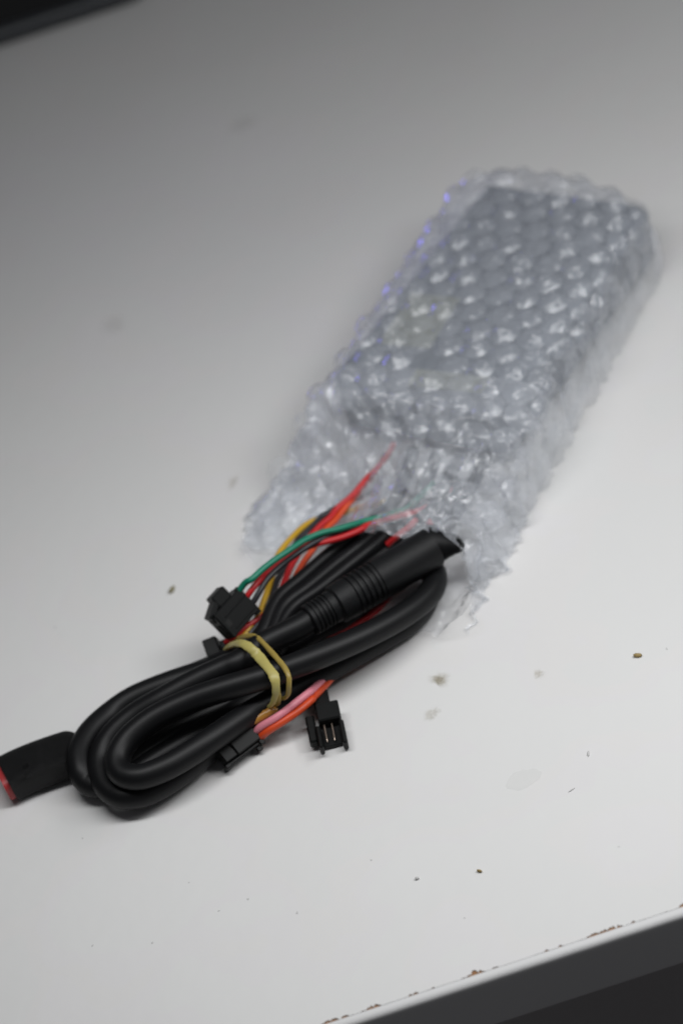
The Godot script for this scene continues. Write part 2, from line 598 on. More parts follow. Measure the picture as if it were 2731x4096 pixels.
func build_room() -> void:
	var fb := Buf.new()
	fb.quad(Vector3(-4, -0.73, -4), Vector3(4, -0.73, -4), Vector3(4, -0.73, 4), Vector3(-4, -0.73, 4), Vector3.UP)
	var fl := part("floor", fb.mesh(), M.floor, self)
	fl.set_meta("kind", "structure")

	var desk := thing("desk", "white laminate desk with a chipped front edge showing brown board", "desk", V(0, -16, 0))
	var top := Buf.new()
	var edge := 148.0
	var wide := 700.0
	var far := -620.0
	var xs := [-wide]
	var x := -70.0
	while x <= 90.0:
		xs.append(x)
		x += 0.14
	xs.append(wide)
	for k in xs.size() - 1:
		var za: float = edge - chip_depth(xs[k])
		var zb: float = edge - chip_depth(xs[k + 1])
		var x0: float = xs[k]
		var x1: float = xs[k + 1]
		top.quad(V(x0, 0, 145), V(x1, 0, 145), V(x1, 0, zb), V(x0, 0, za), Vector3.UP)
		top.quad(V(x0, 0, za), V(x1, 0, zb), V(x1, -0.3, zb), V(x0, -0.3, za), Vector3.BACK)
	top.quad(V(-wide, 0, far), V(wide, 0, far), V(wide, 0, 145), V(-wide, 0, 145), Vector3.UP)
	part("laminate_top", top.mesh(), M.laminate, desk)
	var core := Buf.new()
	block(core, V(0, -7.5, (edge + far) / 2.0), Vector3.RIGHT, Vector3.UP, Vector3.BACK, Vector3(wide * 2, 14.4, edge - far - 0.05), 0.02)
	part("core_board", core.mesh(), M.core, desk)
	# the glued-on edge strip: a rounded lip, then the upright face
	var strip := Buf.new()
	var prof := [Vector2(edge, -0.3), Vector2(edge, -0.04), Vector2(edge + 0.12, 0.02)]
	for lip in [[0.6, -0.05], [1.2, -0.2], [1.55, -0.36], [1.8, -0.58], [1.95, -0.85], [2.04, -1.2], [2.08, -1.7], [2.1, -2.6]]:
		prof.append(Vector2(edge + lip[0], lip[1]))
	prof.append(Vector2(edge + 2.1, -14.0))
	prof.append(Vector2(edge + 1.7, -14.6))
	prof.append(Vector2(edge, -14.6))
	var steps := [-wide]
	x = -70.0
	while x <= 90.0:
		steps.append(x)
		x += 1.0
	steps.append(wide)
	for sx in steps:
		for k in prof.size():
			var wob := 0.05 * crumple.get_noise_1d(sx * 0.7 + 40.0) if k < 11 else 0.0
			strip.v.append(V(sx, prof[k].y + wob, prof[k].x))
			var dd: Vector2 = prof[mini(k + 1, prof.size() - 1)] - prof[maxi(k - 1, 0)]
			strip.n.append(Vector3(0, dd.x, -dd.y).normalized())
			strip.uv.append(Vector2(sx * 0.01, k * 0.1))
	strip.grid(steps.size(), prof.size(), 0)
	part("edge_band", strip.mesh(), M.band_edge, desk)
	# marks on the laminate
	var k := 0
	for s in [[V(8.96, 0.02, 66.03), 1.1, 1.5, 0.3, M.stain], [V(9.21, 0.02, 65.86), 2.0, 2.3, 0.9, M.stain_pale], [V(5.05, 0.02, 75.47), 1.9, 1.4, 0.5, M.stain_pale], [V(30.1, 0.02, 73.96), 1.1, 1.3, 0.0, M.stain_pale], [V(-23.55, 0.02, -24.21), 1.1, 2.2, -0.5, M.stain_pale], [V(-43.6, 0.02, -107.46), 3.0, 4.0, 0.2, M.smear], [V(8.61, 0.02, -187.48), 4.0, 3.6, 0.2, M.smear], [V(18.76, 0.02, 102.38), 3.9, 2.6, 0.15, M.drop]]:
		var lift := 0.35 if s[4] == M.drop else 0.03
		part("stain" if lift < 0.1 else "glue_drop", soft_patch(s[0], s[1] * 1.35, s[2] * 1.35, s[3], 40 + k) if lift < 0.1 else patch(s[0], s[1], s[2], s[3], 40 + k, 0.1, lift), s[4], desk)
		k += 1
	for s in [V(15.8, 0.02, -126.3), V(-53.57, 0.02, -178.96), V(-19.6, 0.02, -132.06), V(-51.31, 0.02, -78.01), V(-27.36, 0.02, -62.98), V(-74.29, 0.02, 7.63), V(-55.33, 0.02, 100.62), V(-50.38, 0.02, 110.9), V(-34.63, 0.02, 118.09), V(-16.86, 0.02, 110.64), V(-8.93, 0.02, 119.34), V(-77.96, 0.02, 109.13), V(-2.04, 0.02, 133.37), V(58.27, 0.02, 78.9), V(-76.25, 0.02, 78.19), V(-43.85, 0.02, 110.33), V(32.3, 0.02, 128.3), V(-65.44, 0.02, 113.52)]:
		var big := rng.randf_range(0.18, 0.4)
		part("fleck", patch(s, big, big * rng.randf_range(0.5, 1.0), rng.randf() * 3.0, 80 + k, 0.35, 0.04), M.dust, desk)
		k += 1

	var tab := thing("tablet", "thin black device with rounded corner lying at the far left", "tablet", V(-60, 0, -290))
	var body := Buf.new()
	rounded_slab(body, -330, -5, -500, -281, 0.6, 6.8, 9.0, 1.6)
	part("body", body.mesh(), M.black_rim, tab)
	var scr := Buf.new()
	rounded_slab(scr, -326, -9, -496, -285, 6.75, 7.0, 6.0, 0.1)
	part("screen", scr.mesh(), M.screen, tab)

func rounded_slab(b: Buf, x0: float, x1: float, z0: float, z1: float, y0: float, y1: float, r: float, bevel: float) -> void:
	var ring := func(inset: float, y: float) -> Array:
		var out := []
		var rr := maxf(r - inset, 0.2)
		for c in [[x1 - r, z1 - r, 0.0], [x0 + r, z1 - r, PI / 2], [x0 + r, z0 + r, PI], [x1 - r, z0 + r, PI * 1.5]]:
			for k in 9:
				var a: float = c[2] + PI / 2 * k / 8.0
				out.append(V(c[0] + rr * cos(a), y, c[1] + rr * sin(a)))
		return out
	var rings := [ring.call(bevel, y0), ring.call(0.0, y0 + bevel), ring.call(0.0, y1 - bevel), ring.call(bevel * 0.4, y1 - bevel * 0.4), ring.call(bevel, y1)]
	var mid := V((x0 + x1) / 2, (y0 + y1) / 2, (z0 + z1) / 2)
	for q in rings.size() - 1:
		var n: int = rings[q].size()
		for k in n:
			var j := (k + 1) % n
			b.quad(rings[q][k], rings[q][j], rings[q + 1][j], rings[q + 1][k], rings[q][k] - mid)
	var n2: int = rings[4].size()
	for k in n2:
		b.tri(V((x0 + x1) / 2, y1, (z0 + z1) / 2), rings[4][k], rings[4][(k + 1) % n2], Vector3.UP)
		b.tri(V((x0 + x1) / 2, y0, (z0 + z1) / 2), rings[0][k], rings[0][(k + 1) % n2], Vector3.DOWN)

# ---------------------------------------------------------------- the wrapped controller
func build_bag() -> void:
	var box := thing("motor_controller", "dark grey flat box wrapped inside the bubble wrap bag", "controller", at_st(0, 0, 0))
	var c := Buf.new()
	block(c, at_st(-4.8, -2.2, 10.6), (AXIS - ACROSS * 0.1).normalized(), Vector3.UP, (ACROSS + AXIS * 0.1).normalized(), Vector3(84, 18.8, 49.5), 3.2)
	part("case", c.mesh(), M.case, box)
	for s in [[11.0, -15.0, 20.0, 14.0], [32.0, 2.0, 6.0, 20.0]]:
		var st := Buf.new()
		block(st, at_st(s[0], s[1], 20.1), AXIS, Vector3.UP, ACROSS, Vector3(s[2], 0.3, s[3]), 0.05)
		part("sticker", st.mesh(), M.sticker, box)

	var bag := thing("bubble_wrap_bag", "clear bubble wrap bag with crumpled open mouth around a dark box", "bubble wrap bag", at_st(0, 0, 0))
	part("upper_film", wrap_sheet(0.0, 1.0, 0.0, -64.0, 260, 190), M.film, bag)
	part("inner_film", wrap_sheet(-1.6, 1.6, -1.0, 30.0, 130, 150, -0.9, 0.97), M.film_inner, bag)
	part("lower_film", under_sheet(), M.film_low, bag)
	var domes := []
	for k in 6:
		domes.append(dome(60 + k))
	var row := 0
	var s := -58.0
	while s < 80.0:
		# equal steps along the sheet's own width
		var run := [0.0]
		var last := wrap_point(s, -1.0, 0.0, 0.0)
		for k in 200:
			var p := wrap_point(s, -1.0 + 2.0 * (k + 1) / 200.0, 0.0, 0.0)
			run.append(run[-1] + p.distance_to(last) / MM)
			last = p
		var d := 2.0 + (3.85 if row % 2 else 0.0)
		while d < run[-1] - 2.0:
			var k := 0
			while k < 199 and run[k + 1] < d:
				k += 1
			var q := -1.0 + 2.0 * (k + 0.5) / 200.0
			d += 7.7 + rng.randf_range(-0.3, 0.3)
			if s < far_end(q) + 1.5 or s > wrap_end(q, -4.0) or rng.randf() < 0.04 + 0.16 * smoothstep(48.0, 60.0, s):
				continue
			var sj := s + rng.randf_range(-0.4, 0.4)
			var p := wrap_point(sj, q, 0.0, 1.0)
			var nn := (wrap_point(s + 2.0, q, 0.0, 0.3) - wrap_point(s - 2.0, q, 0.0, 0.3)).cross(wrap_point(s, minf(q + 0.04, 1.0), 0.0, 0.3) - wrap_point(s, maxf(q - 0.04, -1.0), 0.0, 0.3)).normalized()
			if nn.y < -0.2:
				nn = -nn
			var o := part("bubble", domes[rng.randi() % 6], M.bubble, bag)
			var fwd := AXIS - nn * AXIS.dot(nn)
			var basis_ := Basis(fwd.cross(nn).normalized() * -1.0, nn, fwd.normalized())
			basis_ = basis_ * Basis(Vector3.UP, rng.randf() * TAU)
			var puff := (0.45 + 0.55 * smoothstep(0.0, 9.0, s - far_end(q)) * smoothstep(1.0, 0.8, absf(q))) * rng.randf_range(0.65, 1.1) * (1.0 - 0.35 * smoothstep(46.0, 60.0, s))
			o.transform = Transform3D(basis_.scaled_local(Vector3(rng.randf_range(0.92, 1.04), puff, rng.randf_range(0.92, 1.04))), p - nn * 0.0001 - bag.position)
		s += 6.7
		row += 1

# ---------------------------------------------------------------- cables
func build_cables() -> void:
	# the outermost loop of the coil
	var outer := thing("outer_loop_cable", "thick black cable forming the outermost loop of the coil beside the plug", "cable", V(-72.54, 0, 57))
	part("jacket", tube([V(28.59, 6, 10.5), V(4.64, 5, 19.95), V(-4.92, 5, 26.22), V(-15.55, 5, 32.25), V(-25.37, 5.5, 45.47), V(-41.27, 6, 45.89), V(-50.11, 6, 45.94), V(-58.06, 5.6, 46.39), V(-63.67, 5.2, 48.3), V(-68.35, 6, 52.36), V(-71.11, 6.4, 56.29), V(-72.58, 6.4, 59.63), V(-72.97, 5.6, 63.75), V(-72.28, 4.2, 66.12), V(-70.17, 3.8, 67.94), V(-66.91, 3.2, 67.42), V(-63.03, 3, 65.39), V(-58.71, 3, 62.66), V(-53.61, 3, 60.24), V(-47.44, 3, 57.91), V(-40.55, 3, 56.26), V(-33.69, 3, 54.94), V(-20.31, 3, 53.53), V(-12.28, 3, 49.84)], 2.9, 20), M.cable, outer)

	# the middle loop carries the ribbed joint
	var ribbed := thing("ribbed_joint_cable", "thick black cable ending in a large ribbed waterproof joint at the bag mouth", "cable", V(0.08, 0, 29.15))
	part("jacket", tube([V(-14.63, 13, 48.14), V(-18.35, 13, 49.36), V(-26.45, 13, 51.09), V(-32.04, 13, 53.93), V(-35.62, 12.6, 53.9), V(-42.94, 12, 54.54), V(-50.89, 11, 55.6), V(-57.56, 9.6, 56.1), V(-62.93, 8.4, 57.96), V(-66.26, 7.2, 60.38), V(-68.18, 6.2, 63.61), V(-68.58, 5.6, 67.15), V(-68.02, 5.1, 70.49), V(-66.42, 4.8, 73.21), V(-64.12, 4.7, 75.02), V(-60.15, 4.6, 75.83), V(-55.65, 4.5, 74.77), V(-51.53, 4.4, 72.99), V(-47.89, 4.2, 70.89), V(-44.41, 4, 68.33), V(-40.24, 3.6, 65.85), V(-31.36, 3.4, 63.42)], 2.9, 20), M.cable, ribbed)
	var a := V(-14.63, 13, 48.14)
	var e := V(17.52, 12, 36.26)
	var joint := Buf.new()
	revolve(joint, a, e, [[7.1, 3.0], [7.1, 4.2], [7.5, 4.62], [11.4, 4.7], [11.4, 4.3], [18.6, 4.3], [18.6, 4.7], [34.0, 4.7]])
	var jm := part("joint_sleeve", joint.mesh(), M.moulded, ribbed)
	var nose := Buf.new()
	sweep(nose, spline([V(17.52, 12, 36.29), V(18.52, 12, 36.44), V(19.82, 12, 36.76), V(21.53, 12, 37.64), V(22.74, 12, 38.65), V(23.61, 12, 39.46)], 6), func(f): return keyed([[0.0, 4.62], [0.2, 4.3], [0.4, 3.65], [0.6, 2.75], [0.8, 1.85], [1.0, 1.1]], f) * MM, 40)
	part("nose", nose.mesh(), M.moulded, ribbed)
	for k in 5:
		var rb := Buf.new()
		var d0 := 11.75 + k * 1.42
		revolve(rb, a, e, [[d0, 4.28], [d0, 4.6], [d0 + 0.15, 4.74], [d0 + 0.8, 4.74], [d0 + 0.95, 4.6], [d0 + 0.95, 4.28]])
		part("rib", rb.mesh(), M.moulded, jm)
	var col := Buf.new()
	revolve(col, a, e, [[0.0, 2.9], [0.0, 3.5], [0.3, 3.75], [1.0, 3.75], [1.0, 3.4], [5.4, 3.4], [5.4, 3.85], [7.1, 3.9]])
	var cm := part("collar", col.mesh(), M.moulded, ribbed)
	for k in 4:
		var rb := Buf.new()
		var d0 := 1.3 + k * 1.05
		revolve(rb, a, e, [[d0, 3.35], [d0, 3.65], [d0 + 0.12, 3.78], [d0 + 0.55, 3.78], [d0 + 0.67, 3.65], [d0 + 0.67, 3.35]])
		part("rib", rb.mesh(), M.moulded, cm)

	# the innermost loop, turning back under the joint
	var inner := thing("inner_loop_cable", "thick black cable with innermost loop and tight bend beneath the ribbed joint", "cable", V(-25.52, 0, 49.47))
	var jk := part("jacket", tube([V(-5.5, 4, 38.79), V(3.72, 4.2, 35.63), V(10.11, 4.6, 33.65), V(14.41, 5, 33.83), V(15.86, 5.4, 37.89), V(14.3, 6, 43.17), V(10.55, 7, 47.58), V(4.73, 8.6, 51.88), V(-2.38, 10.4, 55.68), V(-9.77, 12, 58.61), V(-18.05, 13.2, 60.8), V(-26.21, 13.8, 61.94), V(-29.59, 14, 62.14), V(-37.32, 14, 61.85), V(-44.14, 13.6, 61.57), V(-51.69, 13, 62.23), V(-56.46, 12.4, 63.44), V(-60.63, 11.6, 65.45), V(-63.19, 10.8, 68.16), V(-63.88, 10.2, 70.83), V(-63.06, 9.8, 73.29), V(-60.8, 9.6, 74.99), V(-57.86, 9.4, 75.43), V(-53.2, 9.2, 74.71), V(-48.37, 9, 72.99), V(-43.99, 8.8, 71.04), V(-39.38, 8.2, 68.42), V(-33, 7, 64.52), V(-26.2, 6, 61.49), V(-17.54, 5, 57.8), V(-8.81, 4.4, 54.77), V(0.06, 3.8, 51.44), V(6.29, 3.4, 48.83), V(10.51, 3, 45.18), V(13.38, 3, 40.64)], 2.9, 20), M.cable, inner)
	var mark := TextMesh.new()
	mark.text = "m"
	mark.font_size = 16
	mark.pixel_size = 0.00011
	mark.depth = 0.0002
	var sf := SystemFont.new()
	sf.font_names = PackedStringArray(["Droid Sans"])
	mark.font = sf
	var mo := part("imprint", mark, M.hollow, inner)
	var dir := (V(-43.99, 8.8, 71.04) - V(-48.37, 9, 72.99)).normalized()
	var face := Vector3(0.05, 0.86, 0.5)
	face = (face - dir * face.dot(dir)).normalized()
	mo.transform = Transform3D(Basis(dir, face.cross(dir), face), V(-38.43, 9, 67.14) + face * 0.0003 - inner.position)

	# the moulded plug at the left
	var plug := thing("cable_plug", "flattened black moulded plug with red end face at left of coil", "plug", V(-91.24, 0, 52.86))
	var pb := Buf.new()
	sweep(pb, spline([V(-90.13, 4.2, 57.34), V(-87.8, 4.25, 56.81), V(-83.76, 4.3, 56.28), V(-79, 4.2, 55.94), V(-74.28, 4, 55.8), V(-71.26, 3.4, 55.5), V(-69.07, 2.6, 55.05)], 8), func(f): return (5.4 - 3.6 * smoothstep(0.62, 0.95, f)) * MM, 48, 0.68, 4.2)
	part("shell", pb.mesh(), M.plug, plug)
	var rf := Buf.new()
	var k0 := V(-90.13, 4.2, 57.34)
	var k1 := V(-87.8, 4.25, 56.81)
	var pd := (k1 - k0).normalized()
	sweep(rf, [k0 - pd * 0.0013, k0 - pd * 0.001, k0 + pd * 0.001], func(f): return (4.6 if f < 0.2 else 4.9) * MM, 48, 0.66, 3.4)
	part("red_face", rf.mesh(), M.red_face, plug)
	for tl in [["R", V(-84.51, 7.95, 59.22)], ["A", V(-84.44, 7.95, 62.17)]]:
		var tm := TextMesh.new()
		tm.text = tl[0]
		tm.font = sf
		tm.font_size = 16
		tm.pixel_size = 0.00012
		tm.depth = 0.0005
		var to := part("embossed_letter", tm, M.plug, plug)
		var right := Vector3(0.35, 0, 0.93)
		to.transform = Transform3D(Basis(right, Vector3.UP.cross(right), Vector3.UP), tl[1] + Vector3(0, 0.0001, 0) - plug.position)

	# slim cables fanning into the bag
	var fans := [
		["first slim black cable beside the orange wire, from the bag mouth", [V(21.11, 9, -2.77), V(13.78, 9, 11.77), V(7.67, 9, 16.4), V(1.9, 9.4, 20.05), V(-5.58, 10, 24.93), V(-13.83, 10.5, 30.84), V(-20.93, 11, 36.23), V(-27.49, 10, 46.65), V(-35.11, 8, 45.43), V(-43.93, 5, 42.94)]],
		["second slim black cable from the orange wire, between slim cables", [V(25.87, 8, 0.88), V(16.54, 8.5, 16.4), V(8.8, 8.5, 19.32), V(2.9, 9, 23.72), V(-4.89, 9.4, 28.39), V(-13.03, 9.8, 33.71), V(-19.97, 10, 37.89), V(-25.75, 9.5, 47.71), V(-31.32, 8, 47.54)]],
		["third slim black cable from the orange wire, under the ribbed joint", [V(30.64, 8, 4.52), V(19.3, 9, 21.02), V(11.63, 8.4, 20.65), V(5.64, 8.4, 24.88), V(-2.91, 8.4, 29.65), V(-10.98, 8.6, 34.3), V(-18.86, 9, 38.71), V(-25.01, 9, 48.59)]],
		["slim black cable between the second slim cable and the ribbed joint, on the desk", [V(28.26, 4, 2.7), V(18.51, 4, 20.41), V(7.55, 4, 14.37), V(0.83, 4, 18.82), V(-7.87, 4.5, 24.66), V(-16.64, 5, 29.85), V(-27.2, 5, 43.31)]],
		["slim black cable lying deepest under the ribbed joint", [V(35.41, 7, 8.16), V(22.06, 7, 25.64), V(13.81, 7, 22.06), V(7.45, 6, 25.42), V(-1.13, 6, 30.18), V(-9.51, 6, 34.45), V(-17.98, 6.5, 38.69), V(-24.48, 6.5, 47.71)]],
	]
	for f in fans:
		var o := thing("slim_cable", f[0], "cable", V(-6.38, 0, 17.8), "slim black cables between bag and coil")
		part("jacket", tube(f[1], 1.65, 14), M.thin, o)
	var under := thing("hidden_cable", "thick black cable seen through the hole of the innermost loop", "cable", V(-52.51, 0, 59.28))
	part("jacket", tube([V(-64.49, 3, 68.32), V(-61.7, 3, 67.07), V(-57.83, 3, 65.59), V(-52.86, 3, 63.87), V(-46.71, 3, 61.56), V(-39.3, 3, 59.44), V(-32.79, 3, 57.25), V(-20.58, 3, 54.89)], 2.8, 18), M.cable, under)
	var lw := thing("slim_cable", "slim black cable running along the desk under the coil towards the front connector", "cable", V(-49.07, 0, 71.82), "slim black cables between bag and coil")
	part("jacket", tube([V(-69.02, 2.4, 65.71), V(-63.86, 2, 69.07), V(-57.62, 1.6, 70.08), V(-51.48, 1.4, 68.73), V(-47.29, 1.4, 67.03), V(-43.08, 1.4, 65.32), V(-35.54, 1.6, 61.13), V(-26.46, 1.6, 56.61)], 1.3, 12), M.thin, lw)
	var filler := thing("slim_cable", "slim black cable on the desk under the joint's small collar", "cable", V(-8.57, 0, 37.56), "slim black cables between bag and coil")
	part("jacket", tube([V(-32.99, 3, 49.05), V(-23.77, 2.6, 43.93), V(-13.99, 2.4, 41.18), V(-7.87, 2.4, 40.05), V(-3.79, 2.6, 38.58), V(0.59, 3, 36.08), V(4.32, 4, 34.38)], 2.2, 14), M.thin, filler)
	var loose := thing("red_wire", "short red wire dipping into the bag beside the ribbed joint", "wire", V(16.14, 0, 14.9))
	part("insulation", tube([V(19.63, 7, 28.82), V(17.98, 8.5, 20.58), V(14.24, 10, 24.59), V(10.7, 9.5, 25.83), V(7.8, 8, 25.99)], 0.78, 10), M.red, loose)
	var deep := thing("red_wire", "red wire crossing the gap below the ribbed joint on the desk", "wire", V(2.14, 0, 38.13))
	part("insulation", tube([V(7.36, 1.6, 32.25), V(3.02, 1.4, 37.36), V(-0.61, 1.3, 39.63), V(-4.61, 1.2, 40.78), V(-9.72, 1.2, 41.5), V(-15.38, 1.2, 41.94), V(-21.03, 1.2, 42.39)], 0.8, 10), M.red, deep)

# ---------------------------------------------------------------- connectors and their wires
func wire(called: String, pts: Array, r: float, m: Material, parent: Node3D) -> void:
	part(called, tube(pts, r, 12), m, parent)

func build_connectors() -> void:
	# three-pole connector with green, red and black wires, tilted on its side
	var c3 := thing("three_pin_connector", "black three-pin connector with green, red and black wires above the rubber band", "connector", V(-32.12, 0, 22.18))
	var o := V(-34.85, 17, 41.3)
	var ax := housing_axes(V(-27.32, 18, 35.79) - o, V(-31.65, 12, 43.6) - o, Vector3(0.42, 0.59, 0.69))
	var l: Vector3 = ax[0]
	var w: Vector3 = ax[1]
	var n: Vector3 = ax[2]
	var h := Buf.new()
	block(h, o + (l * 4.7 + w * 3.3 - n * 2.6) * MM, l, w, n, Vector3(9.4, 6.9, 5.2), 0.22)
	block(h, o + (l * 0.6 + w * 3.3 - n * 2.6) * MM, l, w, n, Vector3(1.0, 7.3, 5.5), 0.2)
	block(h, o + (l * 8.8 + w * 6.9 - n * 1.4) * MM, l, w, n, Vector3(1.5, 1.3, 1.6), 0.2)
	block(h, o + (l * 8.8 - w * 0.2 - n * 1.0) * MM, l, w, n, Vector3(1.2, 0.8, 1.2), 0.2)
	var hm := part("housing", h.mesh(), M.housing, c3)
	var rib := Buf.new()
	block(rib, o + (l * 5.4 + w * 2.0 + n * 0.1) * MM, l, w, n, Vector3(7.0, 0.3, 0.3), 0.1)
	block(rib, o + (l * 5.4 + w * 5.6 + n * 0.1) * MM, l, w, n, Vector3(7.0, 0.3, 0.3), 0.1)
	part("guide_rail", rib.mesh(), M.housing, hm)
	var pit := Buf.new()
	block(pit, o + (l * 1.3 + w * 3.6 + n * 0.05) * MM, l, w, n, Vector3(1.9, 1.7, 0.12), 0.05)
	part("recess", pit.mesh(), M.hollow, hm)
	var lt := Buf.new()
	block(lt, o + (l * 5.0 - w * 1.6 - n * 2.6) * MM, l, w, n, Vector3(4.2, 3.2, 3.8), 0.3)
	block(lt, o + (l * 1.6 - w * 0.7 - n * 2.6) * MM, (l - w * 0.45).normalized(), (w + l * 0.45).normalized(), n, Vector3(4.4, 1.5, 3.6), 0.25)
	part("latch", lt.mesh(), M.housing, c3)
	for k in 3:
		var so := Buf.new()
		block(so, o + (-l * 0.06 + w * (1.15 + k * 2.15) - n * 2.5) * MM, l, w, n, Vector3(0.3, 1.3, 1.9), 0.05)
		part("socket", so.mesh(), M.hollow, c3)
	var bk := func(k: float, dn := 2.4) -> Vector3: return o + (l * 7.0 + w * k - n * dn) * MM
	wire("green_wire", [bk.call(1.2), V(-26.05, 18.6, 35.51), V(-24.19, 19.5, 35.97), V(-21.32, 19.6, 34.05), V(-17.7, 19.5, 31.96), V(-13.94, 19.2, 29.99), V(-9.77, 18.4, 27.33), V(-5.81, 17.4, 25.63), V(-2.05, 16.4, 25.01), V(1.81, 15, 23.52), V(4.73, 13.4, 21.76), V(14.11, 11, 19.57), V(22.98, 9, 11.25)], 0.76, M.green, c3)
	wire("red_wire", [bk.call(3.4), V(-25.05, 16.4, 35.91), V(-22.46, 16.6, 33.61), V(-20.88, 16.2, 31.87), V(-16.11, 15.8, 28.53), V(-11.6, 15.6, 27.01), V(-8.43, 15.4, 26.44), V(-4.64, 15, 26.4), V(-0.79, 14.4, 25.86), V(3.22, 13.4, 24.17), V(6.18, 12.4, 22.07), V(18.51, 10, 20.41), V(26.16, 8, 13.68)], 0.76, M.red, c3)
	wire("black_wire", [bk.call(5.6), V(-24.26, 14.6, 36.35), V(-22.05, 15.6, 34.44), V(-20.16, 16, 32.87), V(-16.8, 16.2, 30.69), V(-13.36, 16.4, 29.12), V(-9.32, 16.4, 27.31), V(-5.26, 15.6, 25.44), V(-0.39, 14.4, 23.96), V(2.87, 13.2, 22.85), V(11.92, 10, 19.16), V(21.4, 8, 10.04)], 0.72, M.grey_wire, c3)
	for k in [0.8, 3.2, 5.2]:
		part("crimp", blob(o + (l * 9.6 + w * k - n * 2.2) * MM, Vector3(0.5, 0.35, 0.4), 0.4, 3 + int(k), 0.1), M.amber, c3)

	# second connector, half hidden behind the first
	var c4 := thing("second_connector", "black connector half hidden behind the coil left of the rubber band", "connector", V(-39.75, 0, 32.51))
	var o4 := V(-39.59, 9, 39.5)
	var ax4 := housing_axes(V(-33.32, 9.5, 39.49) - o4, V(-35.99, 6, 44.33) - o4, Vector3(0.1, 0.9, 0.4))
	var l4: Vector3 = ax4[0]
	var w4: Vector3 = ax4[1]
	var n4: Vector3 = ax4[2]
	var h4 := Buf.new()
	block(h4, o4 + (l4 * 1.6 + w4 * 1.6 - n4 * 3.0) * MM, l4, w4, n4, Vector3(3.4, 4.4, 5.6), 0.3)
	part("latch", h4.mesh(), M.housing, c4)
	var h5 := Buf.new()
	block(h5, o4 + (l4 * 6.6 + w4 * 3.4 - n4 * 3.2) * MM, l4, w4, n4, Vector3(6.0, 5.0, 5.0), 0.3)
	block(h5, o4 + (l4 * 3.6 + w4 * 4.2 - n4 * 3.4) * MM, l4, w4, n4, Vector3(3.0, 3.0, 4.2), 0.3)
	part("housing", h5.mesh(), M.housing, c4)
	wire("yellow_wire", [V(-32.3, 8, 43.31), V(-28.48, 9, 40.05), V(-25.37, 9.6, 37.22), V(-24.13, 10, 35.12), V(-22.53, 10.2, 32), V(-20.58, 10.2, 27.84), V(-19.03, 10, 23.41), V(-17.39, 9.4, 19.07), V(-15.09, 9, 15.83), V(-12.24, 8.4, 12.61), V(-9.47, 7.6, 9.68), V(-6.94, 6.8, 8.01), V(-3.96, 6, 7.18), V(11.02, 5, 7.15)], 0.72, M.yellow, c4)
	wire("black_wire", [V(-31.56, 7.6, 43.24), V(-27.84, 8.6, 40.55), V(-24.75, 9, 38.12), V(-22.76, 9.4, 35.44), V(-20.95, 9.6, 31.79), V(-19.24, 9.6, 27.82), V(-15.55, 9.2, 21.56), V(-11.86, 8.6, 15.02), V(-8.36, 8, 11.64), V(-5.99, 7.4, 9.05), V(-3.47, 7, 7.05), V(9.05, 6, 3.13)], 0.74, M.grey_wire, c4)
	wire("red_wire", [V(-34.36, 8, 40.63), V(-32.54, 9, 41.5), V(-30.04, 9.6, 40.25), V(-25.94, 9.4, 38.29), V(-22.83, 9.2, 36.13), V(-20.85, 9.2, 33.91), V(-18.62, 9.2, 30.36), V(-16.15, 9.4, 25.94), V(-13.93, 9.4, 22.59), V(-11.23, 9.2, 18.61), V(-8.22, 8.8, 14.95), V(-5.35, 8.4, 12.1), V(-2.85, 8, 10.12), V(-0.65, 8, 7.68), V(3.79, 8.6, 5.65), V(7.87, 9.4, 2.64), V(11.77, 10, 0.29), V(14.73, 10, -2.82), V(17.19, 9, -7.49)], 0.76, M.red, c4)
	wire("orange_wire", [V(-33.69, 7.6, 40.99), V(-31.87, 8.4, 41.49), V(-28.87, 9, 39.86), V(-24.76, 8.8, 37.9), V(-21.65, 8.6, 35.74), V(-18.79, 8.4, 33.17), V(-15.18, 8.6, 27.88), V(-12.67, 8.6, 24.1), V(-9.36, 8.6, 20.36), V(-6.92, 8.4, 16.82), V(-4.32, 8, 13.38), V(-2.24, 7.6, 11.5), V(-0.54, 7.4, 9.51), V(2.35, 7.6, 6.73), V(5.94, 7.6, 3.52), V(9.58, 7, -0.44)], 0.76, M.orange, c4)

	# front connector with the pink and orange pair
	var c2 := thing("two_pin_connector", "black two-pin connector with pink and orange wires on the desk in front", "connector", V(-39.93, 0, 65.9))
	var of := V(-42.43, 6, 70.93)
	var axf := housing_axes(V(-33.87, 6, 66.75) - of, V(-40.97, 4, 73.58) - of, Vector3(0.24, 0.83, 0.5))
	var lf: Vector3 = axf[0]
	var wf: Vector3 = axf[1]
	var nf: Vector3 = axf[2]
	var hf := Buf.new()
	block(hf, of + (lf * 6.4 + wf * 1.95 - nf * 2.4) * MM, lf, wf, nf, Vector3(6.4, 4.0, 4.9), 0.25)
	block(hf, of + (lf * 2.2 + wf * 1.8 - nf * 2.7) * MM, lf, wf, nf, Vector3(4.2, 3.8, 4.2), 0.2)
	part("housing", hf.mesh(), M.housing, c2)
	var lf2 := Buf.new()
	block(lf2, of + (lf * 4.6 + wf * 4.35 - nf * 1.9) * MM, lf, wf, nf, Vector3(8.4, 0.7, 2.0), 0.2)
	block(lf2, of + (lf * 0.1 + wf * 4.4 - nf * 2.4) * MM, lf, wf, nf, Vector3(1.6, 1.1, 3.0), 0.25)
	part("latch", lf2.mesh(), M.housing, c2)
	var tb := Buf.new()
	block(tb, of + (lf * 9.3 + wf * 4.6 - nf * 0.9) * MM, lf, wf, nf, Vector3(1.2, 1.2, 1.3), 0.15)
